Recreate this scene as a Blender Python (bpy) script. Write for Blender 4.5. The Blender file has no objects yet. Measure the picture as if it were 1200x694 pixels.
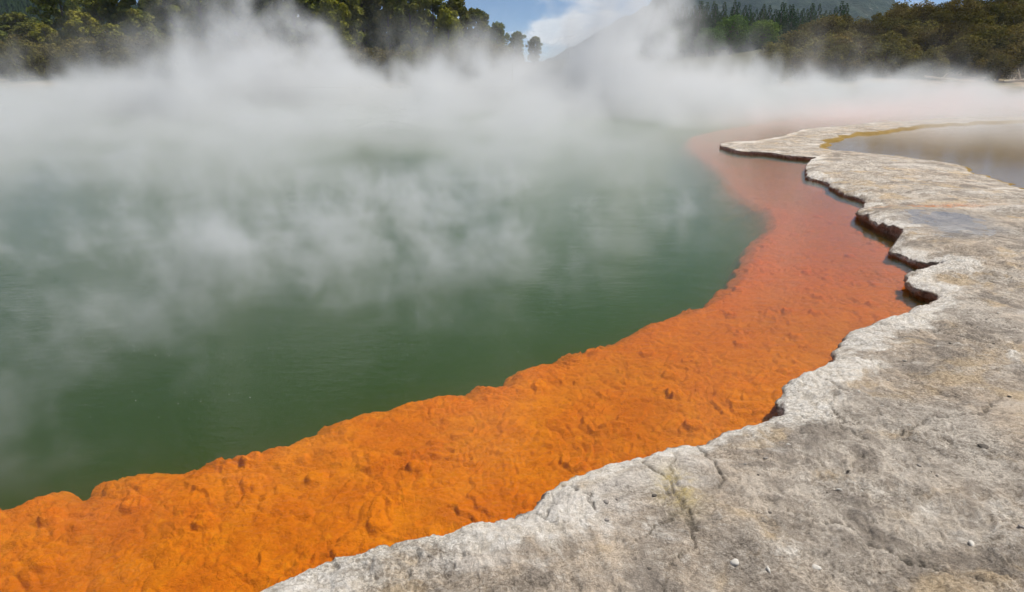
import bpy, bmesh, math, random
import numpy as np
from mathutils import Vector, Matrix

# ------------------------------------------------------------------ camera, sky, sun, exposure
scn = bpy.context.scene
C = scn.collection
R = math.radians
random.seed(7)
rng = np.random.default_rng(11)

cam_d = bpy.data.cameras.new('camera')
cam = bpy.data.objects.new('camera', cam_d)
C.objects.link(cam)
cam.location = (0, 0, 2.5)
cam.rotation_euler = (R(90 - 18.778), 0, 0)
cam_d.sensor_width = 36
cam_d.lens = 24
cam_d.clip_start = 0.05
cam_d.clip_end = 9000
scn.camera = cam

SUN_EL, SUN_AZ = 58, 68          # degrees; azimuth clockwise from +Y (the view direction)
sun_dir = Vector((math.sin(R(SUN_AZ)) * math.cos(R(SUN_EL)), math.cos(R(SUN_AZ)) * math.cos(R(SUN_EL)), math.sin(R(SUN_EL))))
sd_ = bpy.data.lights.new('sun', 'SUN')
sd_.energy = 4.9
sd_.angle = R(0.53)
sd_.color = (1.0, 0.945, 0.86)
sun = bpy.data.objects.new('sun', sd_)
C.objects.link(sun)
sun.rotation_euler = sun_dir.to_track_quat('Z', 'Y').to_euler()
sun.location = (0, 0, 60)

scn.view_settings.view_transform = 'Standard'
scn.view_settings.look = 'None'
scn.view_settings.exposure = 0.0
scn.view_settings.gamma = 1.0
scn.view_settings.use_curve_mapping = False
cy = scn.cycles
cy.use_denoising = True
cy.use_adaptive_sampling = True
cy.adaptive_threshold = 0.025
cy.adaptive_min_samples = 24
cy.max_bounces = 10
cy.diffuse_bounces = 2
cy.glossy_bounces = 2
cy.transmission_bounces = 2
cy.volume_bounces = 3
cy.transparent_max_bounces = 12
cy.volume_step_rate = 5.0
cy.volume_max_steps = 512
cy.caustics_reflective = False
cy.caustics_refractive = False
cy.sample_clamp_indirect = 6


class Tree:
    """small wrapper that wires nodes by calls"""
    def __init__(self, nt):
        self.nt = nt

    def n(self, kind, ins=None, out=0, **kw):
        nd = self.nt.nodes.new(kind)
        for k, v in kw.items():
            setattr(nd, k, v)
        for k, v in (ins or {}).items():
            s = nd.inputs[k]
            if isinstance(v, bpy.types.NodeSocket):
                self.nt.links.new(v, s)
            else:
                s.default_value = v
        return nd.outputs[out] if out is not None else nd

    def m(self, op, a, b=0.0, c=None, clamp=False):
        ins = {0: a, 1: b}
        if c is not None:
            ins[2] = c
        return self.n('ShaderNodeMath', ins, operation=op, use_clamp=clamp)

    def add(self, a, b): return self.m('ADD', a, b)
    def sub(self, a, b): return self.m('SUBTRACT', a, b)
    def mul(self, a, b): return self.m('MULTIPLY', a, b)
    def mx(self, a, b): return self.m('MAXIMUM', a, b)
    def mn(self, a, b): return self.m('MINIMUM', a, b)

    def ss(self, v, a, b, lo=0.0, hi=1.0):
        return self.n('ShaderNodeMapRange', {'Value': v, 'From Min': a, 'From Max': b, 'To Min': lo, 'To Max': hi}, interpolation_type='SMOOTHSTEP')

    def lin(self, v, a, b, lo=0.0, hi=1.0):
        return self.n('ShaderNodeMapRange', {'Value': v, 'From Min': a, 'From Max': b, 'To Min': lo, 'To Max': hi})

    def noise(self, vec, scale, detail=2.0, rough=0.5, dist=0.0, out=0):
        return self.n('ShaderNodeTexNoise', {'Vector': vec, 'Scale': scale, 'Detail': detail, 'Roughness': rough, 'Distortion': dist}, out=out)

    def vm(self, op, a, b=(0, 0, 0), out=0):
        return self.n('ShaderNodeVectorMath', {0: a, 1: b}, out=out, operation=op)

    def mix(self, f, a, b, blend='MIX'):
        nd = self.nt.nodes.new('ShaderNodeMix')
        nd.data_type = 'RGBA'
        nd.blend_type = blend
        for idx, v in ((0, f), (6, a), (7, b)):
            s = nd.inputs[idx]
            if isinstance(v, bpy.types.NodeSocket):
                self.nt.links.new(v, s)
            elif idx and len(v) == 3:
                s.default_value = (*v, 1)
            else:
                s.default_value = v
        return nd.outputs[2]


# sky: physical daylight with scattered cumulus
world = bpy.data.worlds.new('World')
scn.world = world
world.use_nodes = True
wt = Tree(world.node_tree)
world.node_tree.nodes.clear()
sky = wt.n('ShaderNodeTexSky', out=None, sky_type='NISHITA')
sky.sun_disc = False
sky.sun_elevation = R(SUN_EL)
sky.sun_rotation = R(SUN_AZ)
sky.altitude = 3000
sky.air_density = 0.6
sky.dust_density = 0.0
sky.ozone_density = 3.0
gen = wt.n('ShaderNodeTexCoord', out='Generated')
gx = wt.n('ShaderNodeVectorMath', {0: gen, 1: (1.0, 1.0, 3.0)}, operation='MULTIPLY')
gx = wt.vm('ADD', gx, (1.5, 5.0, 2.0))
cl = wt.noise(gx, 5.5, 8, 0.55, 0.25)
cmask = wt.ss(cl, 0.49, 0.60)
ccol = wt.mix(wt.ss(cl, 0.55, 0.8), (9.5, 9.6, 9.8), (7.0, 7.3, 7.7))
skyc = wt.mix(wt.mul(cmask, 0.85), sky.outputs[0], ccol)
bg = wt.n('ShaderNodeBackground', {'Color': skyc, 'Strength': 0.095})
wo = world.node_tree.nodes.new('ShaderNodeOutputWorld')
world.node_tree.links.new(bg, wo.inputs['Surface'])


# ------------------------------------------------------------------ helpers
def tag(o, label=None, cat=None, group=None, kind=None):
    for k, v in (('label', label), ('category', cat), ('group', group), ('kind', kind)):
        if v:
            o[k] = v
    return o


def link_mesh(name, me, mat, parent=None, smooth=True):
    o = bpy.data.objects.new(name, me)
    C.objects.link(o)
    if mat:
        me.materials.append(mat)
    if smooth and len(me.polygons):
        me.polygons.foreach_set('use_smooth', np.ones(len(me.polygons), dtype=bool))
    if parent:
        o.parent = parent
    return o


def mesh_np(name, verts, faces, attrs=None):
    """faces: int array (n,4) or list of tuples"""
    me = bpy.data.meshes.new(name)
    verts = np.asarray(verts, dtype=np.float32)
    if isinstance(faces, np.ndarray):
        n, k = faces.shape
        me.vertices.add(len(verts))
        me.vertices.foreach_set('co', verts.ravel())
        me.loops.add(n * k)
        me.loops.foreach_set('vertex_index', faces.astype(np.int32).ravel())
        me.polygons.add(n)
        me.polygons.foreach_set('loop_start', np.arange(0, n * k, k, dtype=np.int32))
        me.update(calc_edges=True)
    else:
        me.from_pydata([tuple(v) for v in verts], [], faces)
    for an, av in (attrs or {}).items():
        a = me.attributes.new(an, 'FLOAT', 'POINT')
        a.data.foreach_set('value', np.asarray(av, dtype=np.float32))
    return me


def material(name):
    m = bpy.data.materials.new(name)
    m.use_nodes = True
    m.node_tree.nodes.clear()
    t = Tree(m.node_tree)
    out = m.node_tree.nodes.new('ShaderNodeOutputMaterial')
    return m, t, out


def lerp(a, b, t): return a + (b - a) * t
def sstep(a, b, x):
    t = np.clip((x - a) / (b - a), 0, 1)
    return t * t * (3 - 2 * t)


def hash2(ix, iy, seed):
    h = (ix.astype(np.int64) * 374761393 + iy.astype(np.int64) * 668265263 + seed * 974634541) & 0xFFFFFFFF
    h = ((h ^ (h >> 13)) * 1274126177) & 0xFFFFFFFF
    h = ((h ^ (h >> 16)) * 2246822519) & 0xFFFFFFFF
    return ((h ^ (h >> 15)) & 0xFFFFFF) / float(0x1000000)


def perlin(x, y, seed=0):
    ix, iy = np.floor(x), np.floor(y)
    fx, fy = x - ix, y - iy
    u, v = fx * fx * fx * (fx * (fx * 6 - 15) + 10), fy * fy * fy * (fy * (fy * 6 - 15) + 10)
    r = []
    for dx, dy in ((0, 0), (1, 0), (0, 1), (1, 1)):
        a = hash2(ix + dx, iy + dy, seed) * 2 * math.pi
        r.append(np.cos(a) * (fx - dx) + np.sin(a) * (fy - dy))
    return lerp(lerp(r[0], r[1], u), lerp(r[2], r[3], u), v) * 1.4


def fbm(x, y, oct=4, seed=0, gain=0.5):
    s, a, f = 0, 1.0, 1.0
    for k in range(oct):
        s = s + a * perlin(x * f + 17.3 * k, y * f - 9.1 * k, seed + k)
        a *= gain
        f *= 2.03
    return s


def worley(x, y, seed=0):
    ix, iy = np.floor(x), np.floor(y)
    f1 = np.full(x.shape, 9.0)
    f2 = np.full(x.shape, 9.0)
    idv = np.zeros(x.shape)
    for dx in (-1, 0, 1):
        for dy in (-1, 0, 1):
            cx, cy_ = ix + dx, iy + dy
            px = cx + 0.1 + 0.8 * hash2(cx, cy_, seed)
            py = cy_ + 0.1 + 0.8 * hash2(cx, cy_, seed + 91)
            d = np.hypot(px - x, py - y)
            near = d < f1
            f2 = np.where(near, f1, np.minimum(f2, d))
            idv = np.where(near, hash2(cx, cy_, seed + 33), idv)
            f1 = np.where(near, d, f1)
    return f1, f2, idv


def catmull(pts, k=3):
    out = []
    n = len(pts)
    for i in range(n):
        p0, p1, p2, p3 = (np.array(pts[(i + j) % n], float) for j in (-1, 0, 1, 2))
        if np.hypot(*(p2 - p1)) > 6:
            out.append(p1)
            continue
        for s in range(k):
            t = s / k
            c = 0.35
            m1, m2 = c * (p2 - p0), c * (p3 - p1)
            # limit tangents so uneven spacing cannot loop
            L = np.hypot(*(p2 - p1))
            for m in (m1, m2):
                q = np.hypot(*m)
                if q > L:
                    m *= L / q
            t2, t3 = t * t, t ** 3
            out.append((2 * t3 - 3 * t2 + 1) * p1 + (t3 - 2 * t2 + t) * m1 + (-2 * t3 + 3 * t2) * p2 + (t3 - t2) * m2)
    return np.array(out)


def sdist(poly, X, Y):
    """signed distance, positive inside the polygon"""
    shape = X.shape
    X, Y = X.ravel(), Y.ravel()
    out = np.empty(X.shape)
    a, b = poly, np.roll(poly, -1, axis=0)
    step = 60000
    for s in range(0, len(X), step):
        x, y = X[s:s + step], Y[s:s + step]
        best = np.full(x.shape, 1e9)
        ins = np.zeros(x.shape, bool)
        for (ax, ay), (bx, by) in zip(a, b):
            ex, ey = bx - ax, by - ay
            L = ex * ex + ey * ey + 1e-12
            wx, wy = x - ax, y - ay
            t = np.clip((wx * ex + wy * ey) / L, 0, 1)
            best = np.minimum(best, (wx - t * ex) ** 2 + (wy - t * ey) ** 2)
            if ay != by:
                ins ^= ((ay > y) != (by > y)) & (wx < ex * (y - ay) / ey)
        out[s:s + step] = np.sqrt(best) * np.where(ins, 1, -1)
    return out.reshape(shape)


def upsample(fn, X, Y, k=8):
    """evaluate on every k-th grid node and interpolate linearly between"""
    ny, nx = X.shape
    ri = np.unique(np.append(np.arange(0, ny, k), ny - 1))
    ci = np.unique(np.append(np.arange(0, nx, k), nx - 1))
    c = fn(X[np.ix_(ri, ci)], Y[np.ix_(ri, ci)])

    def axis(pos, n):
        j = np.clip(np.searchsorted(pos, np.arange(n), 'right') - 1, 0, len(pos) - 2)
        return j, (np.arange(n) - pos[j]) / (pos[j + 1] - pos[j])
    i, ti = axis(ri, ny)
    j, tj = axis(ci, nx)
    rows = c[i] * (1 - ti)[:, None] + c[i + 1] * ti[:, None]
    return rows[:, j] * (1 - tj) + rows[:, j + 1] * tj


def sdist_near(poly, x, y, reach):
    """signed distance within reach of the polygon's box, -reach elsewhere"""
    out = np.full(x.shape, -float(reach))
    x0, y0 = poly.min(axis=0) - reach
    x1, y1 = poly.max(axis=0) + reach
    sel = (x > x0) & (x < x1) & (y > y0) & (y < y1)
    if sel.any():
        out[sel] = np.maximum(sdist(poly, x[sel], y[sel]), -reach)
    return out


# ------------------------------------------------------------------ outlines on the ground (metres; water level is z = 0)
LEFT = [(-62, -8), (-30, -6), (-14, -3), (-7, -0.5), (-4, 1.2), (-2.2, 2.1)]
RIM = [(-1.26, 2.59), (-1.07, 2.69), (-0.86, 2.82), (-0.66, 2.93), (-0.45, 3.01), (-0.18, 3.08), (0.05, 3.15), (0.12, 3.22), (0.2, 3.34), (0.28, 3.44),
       (0.41, 3.54), (0.6, 3.64), (0.76, 3.71), (0.95, 3.77), (1.21, 3.84), (1.46, 4.01), (1.65, 4.11), (1.88, 4.28), (1.98, 4.55), (2.22, 4.84),
       (2.48, 5.06), (2.73, 5.25), (2.83, 5.46), (2.99, 5.71), (3.37, 6.03), (3.76, 6.31), (3.96, 6.36), (4.15, 6.61), (4.45, 6.77), (4.68, 7.03),
       (4.65, 7.18), (4.59, 7.33), (4.64, 7.69), (4.95, 7.98), (5.52, 8.4), (5.28, 8.52), (5.27, 8.82), (5.21, 9.09), (5.62, 9.62), (5.76, 9.85),
       (5.81, 10.36), (5.81, 10.98), (6.01, 11.69), (6.68, 12.73), (6.62, 13.67), (6.9, 15.09), (6.78, 15.72), (7.78, 18.1), (8.28, 18.8),
       (7.73, 19.18), (7.37, 19.97), (6.69, 20.39), (6.66, 22.25), (8.96, 23.88), (11.67, 27.54), (13.1, 28.33), (16.36, 30.98), (18.37, 31.47),
       (20.67, 33.58), (24.5, 34.0)]
RIGHT = [(30, 35), (40, 39), (52, 46), (64, 50), (64, 70), (-62, 70)]
SHELF_L = [(-62, -6), (-30, -4), (-14, -1), (-7.5, 1.5), (-4.5, 3.0)]
SHELF = [(-3.13, 3.52), (-3.05, 3.56), (-2.99, 3.65), (-2.78, 3.61), (-2.64, 3.6), (-2.63, 3.67), (-2.57, 3.7), (-2.6, 3.81), (-2.5, 3.91), (-2.32, 3.89),
         (-2.16, 3.83), (-2.08, 3.99), (-1.95, 4.05), (-1.84, 4.03), (-1.78, 4.14), (-1.62, 4.25), (-1.49, 4.37), (-1.34, 4.43), (-1.3, 4.59), (-1.19, 4.71),
         (-1.0, 4.75), (-0.88, 4.82), (-0.69, 4.95), (-0.51, 5.04), (-0.4, 4.99), (-0.28, 4.99), (-0.22, 5.19), (0.02, 5.22), (0.13, 5.53), (0.33, 5.65),
         (0.62, 5.9), (1.09, 6.19), (1.4, 6.53), (1.85, 6.93), (2.25, 7.26), (2.69, 7.87), (3.1, 8.59), (3.67, 9.91), (4.43, 11.2), (4.79, 12.38),
         (4.78, 13.53), (4.86, 14.9), (5.28, 16.97), (5.6, 20.21), (5.9, 23.04), (6.95, 26.42), (9.52, 30.06), (13.94, 34.82), (22.47, 39.3), (33.63, 43.5)]
SHELF_R = [(45, 48), (64, 54), (64, 70), (-62, 70)]
POND = [(9.24, 21.03), (9.99, 19.41), (10.83, 18.52), (11.21, 17.39), (10.8, 16.38), (10.71, 15.13), (10.8, 13.65), (14.49, 13.9), (27, 24), (31, 31.5),
        (24, 31.6), (21.88, 31.32), (17.12, 29.12), (14.01, 26.5), (11.78, 24.89)]
PUD = [(6.29, 10.95), (6.82, 11.22), (7.3, 11.08), (7.43, 10.43), (7.14, 9.85), (6.61, 9.38), (6.16, 9.43), (6.04, 9.85)]
WATER_P = catmull(LEFT + RIM + RIGHT, 3)
DEEP_P = catmull(SHELF_L + SHELF + SHELF_R, 3)
POND_P = catmull(POND, 3)
PUD_P = catmull(PUD, 3)


def fan(a0, a1, na, r0, r1, nr, c=(0.0, -2.0)):
    ang = np.radians(np.linspace(a0, a1, na))
    r = r0 * (r1 / r0) ** (np.linspace(0, 1, nr))
    A, RR = np.meshgrid(ang, r)
    return c[0] + RR * np.sin(A), c[1] + RR * np.cos(A)


# ------------------------------------------------------------------ materials of the setting
def mat_terrace():
    m, t, out = material('sinter_crust')
    pos = t.n('ShaderNodeNewGeometry', out='Position')
    shore = t.n('ShaderNodeAttribute', out='Fac', attribute_name='shore')
    pond = t.n('ShaderNodeAttribute', out='Fac', attribute_name='pond')
    stain = t.n('ShaderNodeAttribute', out='Fac', attribute_name='stain')
    crack = t.n('ShaderNodeAttribute', out='Fac', attribute_name='crack')
    wet = t.n('ShaderNodeAttribute', out='Fac', attribute_name='wet')
    n_big = t.noise(pos, 0.75, 5, 0.6, 0.6)
    n_mid = t.noise(pos, 3.2, 8, 0.70, 0.9)
    n_small = t.noise(pos, 15, 8, 0.74, 0.5)
    n_grit = t.noise(pos, 48, 5, 0.72, 0.2)
    n_fine = t.noise(pos, 150, 3, 0.7)
    col = t.mix(t.ss(n_big, 0.36, 0.62), (0.60, 0.495, 0.385), (0.645, 0.585, 0.51))
    col = t.mix(t.ss(n_mid, 0.40, 0.60), t.mix(0.70, col, (0.30, 0.26, 0.22)), col)
    col = t.mix(t.mul(t.ss(n_small, 0.54, 0.66), 0.65), col, (0.77, 0.71, 0.63))
    col = t.mix(t.mul(t.ss(n_small, 0.46, 0.35), 0.7), col, (0.18, 0.15, 0.12))
    dk = t.noise(t.vm('ADD', pos, (5.0, 23.0, 0)), 1.25, 7, 0.66, 1.0)
    col = t.mix(t.mul(t.ss(dk, 0.52, 0.61), 0.85), col, t.mix(n_small, (0.17, 0.145, 0.12), (0.40, 0.35, 0.30)))
    # warm ochre patches
    och = t.noise(t.vm('ADD', pos, (31.0, 7.0, 0)), 1.7, 6, 0.62, 0.5)
    col = t.mix(t.mul(t.ss(och, 0.53, 0.66), 0.65), col, (0.64, 0.49, 0.31))
    # bleached crust along the lip
    wn = t.noise(t.vm('ADD', pos, (3.0, 50.0, 0)), 1.5, 7, 0.66, 0.7)
    edge = t.add(t.mul(t.ss(shore, 0.55, 0.0), t.ss(t.n('ShaderNodeSeparateXYZ', {0: pos}, out=1), 7.0, 13.0, 0.85, 0.45)), t.mul(t.sub(wn, 0.43), 3.8))
    col = t.mix(t.mul(t.ss(edge, 0.50, 1.0), 0.85), col, t.mix(t.ss(n_small, 0.35, 0.6), (0.72, 0.655, 0.56), (0.90, 0.87, 0.82)))
    # pale sheets further in
    wn2 = t.noise(t.vm('MULTIPLY', t.vm('ADD', pos, (13.0, 9.0, 0)), (0.6, 1.5, 1.0)), 0.9, 7, 0.66, 0.7)
    col = t.mix(t.mul(t.ss(wn2, 0.56, 0.68), 0.65), col, (0.76, 0.715, 0.66))
    # grain
    calm = t.ss(t.noise(t.vm('ADD', pos, (71.0, 2.0, 0)), 1.1, 5, 0.6, 0.8), 0.42, 0.60)
    grit = t.add(t.mul(t.sub(n_grit, 0.5), t.lin(calm, 0, 1, 0.35, 1.15)), 0.5)
    col = t.mix(t.ss(grit, 0.36, 0.64), t.mix(1.0, col, (0.62, 0.59, 0.56), 'MULTIPLY'), t.mix(1.0, col, (1.2, 1.2, 1.2), 'MULTIPLY'))
    col = t.mix(t.lin(n_fine, 0.3, 0.7), t.mix(1.0, col, (0.80, 0.80, 0.80), 'MULTIPLY'), t.mix(1.0, col, (1.12, 1.12, 1.12), 'MULTIPLY'))
    # cracks coloured darker, then sulphur and iron stains
    col = t.mix(t.mul(crack, 0.75), col, (0.09, 0.08, 0.07))
    col = t.mix(t.mul(t.mx(stain, 0.0), t.ss(n_mid, 0.35, 0.6)), col, (0.62, 0.47, 0.12))
    col = t.mix(t.mul(t.mx(t.mul(stain, -1.0), 0.0), t.ss(n_small, 0.35, 0.6)), col, (0.55, 0.20, 0.06))
    # algae coated floor of the pond
    col = t.mix(t.ss(pond, 0.0, 0.14), col, t.mix(t.ss(pond, 0.15, 0.9), t.mix(n_mid, (0.25, 0.15, 0.03), (0.34, 0.23, 0.06)), t.mix(n_mid, (0.17, 0.10, 0.015), (0.30, 0.18, 0.03))))
    col = t.mix(t.mul(wet, 0.25), col, (0.10, 0.095, 0.09))
    # shade of the undercut and dark algae, painted on the lip's vertical face
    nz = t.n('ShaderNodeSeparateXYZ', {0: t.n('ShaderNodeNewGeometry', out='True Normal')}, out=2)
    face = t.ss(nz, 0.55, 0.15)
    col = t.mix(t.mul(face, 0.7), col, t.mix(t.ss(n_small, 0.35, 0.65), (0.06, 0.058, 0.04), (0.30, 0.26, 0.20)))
    hgt = t.add(t.add(t.mul(n_small, 0.7), t.mul(n_fine, 0.10)), t.mul(grit, 0.55))
    bump = t.n('ShaderNodeBump', {'Height': hgt, 'Strength': 1.0, 'Distance': 0.045})
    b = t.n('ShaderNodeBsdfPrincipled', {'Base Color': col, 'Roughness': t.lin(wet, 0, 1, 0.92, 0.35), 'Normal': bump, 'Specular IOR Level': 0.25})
    t.nt.links.new(b, out.inputs['Surface'])
    return m


def mat_shelf():
    m, t, out = material('orange_mineral_shelf')
    pos = t.n('ShaderNodeNewGeometry', out='Position')
    mottle = t.n('ShaderNodeAttribute', out='Fac', attribute_name='rust_mottle')
    n1 = t.noise(pos, 1.6, 5, 0.6, 0.4)
    n2 = t.noise(pos, 9, 7, 0.65, 0.3)
    n3 = t.noise(pos, 60, 4, 0.65)
    n4 = t.noise(t.vm('ADD', pos, (4, 9, 0)), 24, 6, 0.7, 0.4)
    col = t.mix(t.ss(n1, 0.35, 0.65), (0.78, 0.185, 0.001), (0.88, 0.26, 0.002))
    col = t.mix(t.mul(t.ss(n4, 0.52, 0.68), 0.55), col, (0.52, 0.10, 0.001))
    col = t.mix(t.mul(t.ss(n4, 0.46, 0.34), 0.45), col, (0.92, 0.36, 0.006))
    col = t.mix(t.mul(t.ss(n2, 0.5, 0.7), 0.35), col, (0.54, 0.115, 0.001))
    col = t.mix(t.mul(t.ss(n2, 0.46, 0.3), 0.3), col, (0.76, 0.27, 0.006))
    col = t.mix(t.mul(mottle, 0.35), col, (0.58, 0.11, 0.001))
    yy = t.n('ShaderNodeSeparateXYZ', {0: pos}, out=1)
    red = t.ss(t.add(yy, t.mul(n1, 3.0)), 6.0, 11.0)      # colour turns redder towards the spit
    col = t.mix(t.mul(red, 0.7), col, (0.72, 0.11, 0.012))
    bump = t.n('ShaderNodeBump', {'Height': t.add(t.add(t.mul(n2, 0.6), t.mul(n3, 0.25)), t.mul(n4, 0.55)), 'Strength': 0.9, 'Distance': 0.045})
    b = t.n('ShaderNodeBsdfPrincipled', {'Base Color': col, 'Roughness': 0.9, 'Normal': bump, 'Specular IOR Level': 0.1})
    t.nt.links.new(b, out.inputs['Surface'])
    return m


def mat_water(name, vol):
    m, t, out = material(name)
    pos = t.n('ShaderNodeNewGeometry', out='Position')
    p1 = t.vm('MULTIPLY', pos, (0.8, 1.5, 1.0))
    hgt = t.add(t.add(t.mul(t.noise(p1, 1.6, 2, 0.5, 0.4), 0.55), t.mul(t.noise(p1, 9.0, 3, 0.6, 0.3), 0.34)), t.mul(t.noise(p1, 30.0, 2, 0.5), 0.12))
    bump = t.n('ShaderNodeBump', {'Height': hgt, 'Strength': 0.50 if vol else 0.12, 'Distance': 0.02})
    fr = t.n('ShaderNodeFresnel', {'IOR': 1.26, 'Normal': bump})
    tr = t.n('ShaderNodeBsdfTransparent', {'Color': (0.99, 0.985, 0.97, 1)})
    gl = t.n('ShaderNodeBsdfAnisotropic', {'Color': (1, 1, 1, 1), 'Roughness': 0.05, 'Normal': bump})
    ms = t.n('ShaderNodeMixShader', {0: fr, 1: tr, 2: gl})
    t.nt.links.new(ms, out.inputs['Surface'])
    if vol:
        v = t.n('ShaderNodeVolumePrincipled', {'Color': (0.20, 0.35, 0.105, 1), 'Absorption Color': (0, 0, 0, 1), 'Density': vol, 'Anisotropy': 0.3})
        t.nt.links.new(v, out.inputs['Volume'])
    return m


def mat_simple(name, fn):
    m, t, out = material(name)
    pos = t.n('ShaderNodeNewGeometry', out='Position')
    col, rough, bump = fn(t, pos)
    ins = {'Base Color': col, 'Roughness': rough, 'Specular IOR Level': 0.2}
    if bump is not None:
        ins['Normal'] = bump
    b = t.n('ShaderNodeBsdfPrincipled', ins)
    t.nt.links.new(b, out.inputs['Surface'])
    return m


M_TERR = mat_terrace()
M_SHELF = mat_shelf()
M_WATER = mat_water('spring_water', 1.1)
M_PUD = mat_water('puddle_water', 0)


# ------------------------------------------------------------------ terrace of grey sinter with its ledge
CRACKS = [[(0.74, 3.74), (0.79, 3.6), (0.88, 3.42), (0.92, 3.27), (0.96, 3.1), (0.93, 2.9)], [(1.2, 3.86), (1.19, 3.68), (1.24, 3.5), (1.18, 3.32)],
          [(1.9, 4.3), (2.02, 4.12), (2.2, 4.02), (2.3, 3.84)], [(2.75, 5.27), (2.95, 5.1), (3.0, 4.9), (3.25, 4.75)],
          [(0.3, 3.42), (0.42, 3.25), (0.44, 3.1)], [(3.4, 6.05), (3.6, 5.8), (3.95, 5.7), (4.2, 5.45)],
          [(1.5, 3.1), (1.75, 2.95), (1.9, 2.7), (2.2, 2.55)], [(2.5, 3.9), (2.8, 4.1), (3.2, 4.15), (3.5, 4.4)]]


def terrace_fields(x, y, w):
    """w: distance inland of the lip. returns z, crack, pond, stain, wet"""
    wx, wy = x + 0.12 * perlin(x * 2.1, y * 2.1, 5), y + 0.12 * perlin(x * 2.1, y * 2.1, 6)
    z = 0.128 + 0.08 * sstep(8, 5, y) + 0.037 * np.minimum(w, 4.0) + 0.02 * np.clip(w - 4, 0, 10)
    z = z + 0.045 * fbm(x * 0.55, y * 0.55, 3, 1)
    # shallow crust steps running roughly along the shore
    q = (0.9 * np.minimum(w, 8) + 0.8 * fbm(x * 0.9, y * 0.9, 3, 2)) * 2.2
    fq = q - np.floor(q)
    z = z + 0.016 * (np.floor(q) + sstep(0.72, 1.0, fq) - q)
    f1, f2, idv = worley(wx * 5.2, wy * 5.2, 3)
    z = z + 0.010 * (np.clip((f2 - f1) * 3, 0, 1) - 0.5) * (0.4 + idv) * sstep(-0.2, 0.5, fbm(x * 0.8, y * 0.8, 2, 9))
    rough = sstep(-0.45, 0.45, fbm(x * 0.7 + 5, y * 0.7, 2, 12))
    z = z + (0.005 + 0.017 * rough) * fbm(x * 7, y * 7, 5, 4, 0.66)
    p1, p2, pi_ = worley(wx * 13, wy * 13, 23)
    z = z + 0.011 * rough * (np.clip((p2 - p1) * 2.5, 0, 1) ** 0.5 - 0.7) * (0.2 + pi_)
    lay = (fbm(x * 1.6 + 3, y * 1.6, 4, 24, 0.6) + 0.5 * w) * 6
    fl = lay - np.floor(lay)
    z = z + 0.007 * (np.floor(lay) + sstep(0.85, 1.0, fl) - lay) * sstep(-0.3, 0.3, fbm(x * 0.9, y * 0.9 + 7, 2, 25))
    z = z - 0.022 * rough * sstep(0.42, 0.75, perlin(x * 11, y * 11, 21) + 0.4 * perlin(x * 23, y * 23, 22))
    z = z - 0.05 * np.exp(-w / 0.09) + 0.012 * np.exp(-((w - 0.25) / 0.15) ** 2)
    crack = np.zeros(x.shape)
    jx, jy = x + 0.035 * fbm(x * 9, y * 9, 3, 41), y + 0.035 * fbm(x * 9, y * 9, 3, 42)
    for line in CRACKS:
        x0, y0 = np.min(line, axis=0) - 0.2
        x1, y1 = np.max(line, axis=0) + 0.2
        sel = (x > x0) & (x < x1) & (y > y0) & (y < y1)
        if not sel.any():
            continue
        best = np.full(int(sel.sum()), 9.0)
        for (ax, ay), (bx, by) in zip(line[:-1], line[1:]):
            ex, ey = bx - ax, by - ay
            t = np.clip(((jx[sel] - ax) * ex + (jy[sel] - ay) * ey) / (ex * ex + ey * ey), 0, 1)
            best = np.minimum(best, np.hypot(jx[sel] - ax - t * ex, jy[sel] - ay - t * ey))
        crack[sel] = np.maximum(crack[sel], np.exp(-(best / 0.008) ** 2))
    v1, v2, vi = worley(jx * 1.25 + 0.3 * fbm(x, y, 3, 43), jy * 1.25 + 0.3 * fbm(x, y, 3, 44), 45)
    net = np.exp(-((v2 - v1) / 0.016) ** 2) * sstep(0.05, 0.4, fbm(x * 0.8 + 2, y * 0.8, 3, 46)) * sstep(9, 6, y)
    crack = np.maximum(crack, 0.8 * net)
    z = z - 0.02 * crack
    # pond basin and puddle hollow
    sp = sdist_near(POND_P, x, y, 4.0) + 0.25 * fbm(x * 0.9, y * 0.9, 4, 7)
    flat = sstep(-3.0, 0.2, sp)
    z = lerp(z, 0.075 + 0.02 * fbm(x * 1.5, y * 1.5, 4, 8), flat)
    z = lerp(z, 0.028 - 0.003 * np.minimum(sp, 4) + 0.006 * fbm(x * 2, y * 2, 3, 19), sstep(-0.15, 0.45, sp))
    pond = sstep(0.0, 0.12, sp) * (0.15 + 0.85 * sstep(0.1, 2.6, sp))
    spd = sdist_near(PUD_P, x, y, 2.0) + 0.22 * fbm(x * 2.2, y * 2.2, 4, 17)
    z = lerp(z, 0.215 + 0.02 * fbm(x * 3, y * 3, 4, 18), sstep(-0.8, -0.05, spd))
    z = z - 0.03 * sstep(-0.1, 0.5, spd)
    wet = sstep(-0.35, 0.1, spd)
    # narrow spit and far flats stay low
    far = sstep(16, 20, y) * (1 - sstep(0.0, 0.3, sp))
    z = lerp(z, 0.09 + 0.05 * np.minimum(w, 0.8) + 0.025 * fbm(x * 0.8, y * 1.4, 4, 27), far * (1 - sstep(6, 14, x - 24)))
    stain = np.exp(-(((x - 0.93) / 0.10) ** 2 + ((y - 3.3) / 0.17) ** 2)) * 1.2
    stain = stain - 1.3 * np.exp(-(((x - 7.2 - 0.1 * perlin(x, y, 51)) / 0.75) ** 2 + ((y - 11.75 + 0.12 * perlin(x * 2, y, 52)) / 0.16) ** 2))
    return z, crack, pond, np.clip(stain, -1, 1), wet


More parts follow.
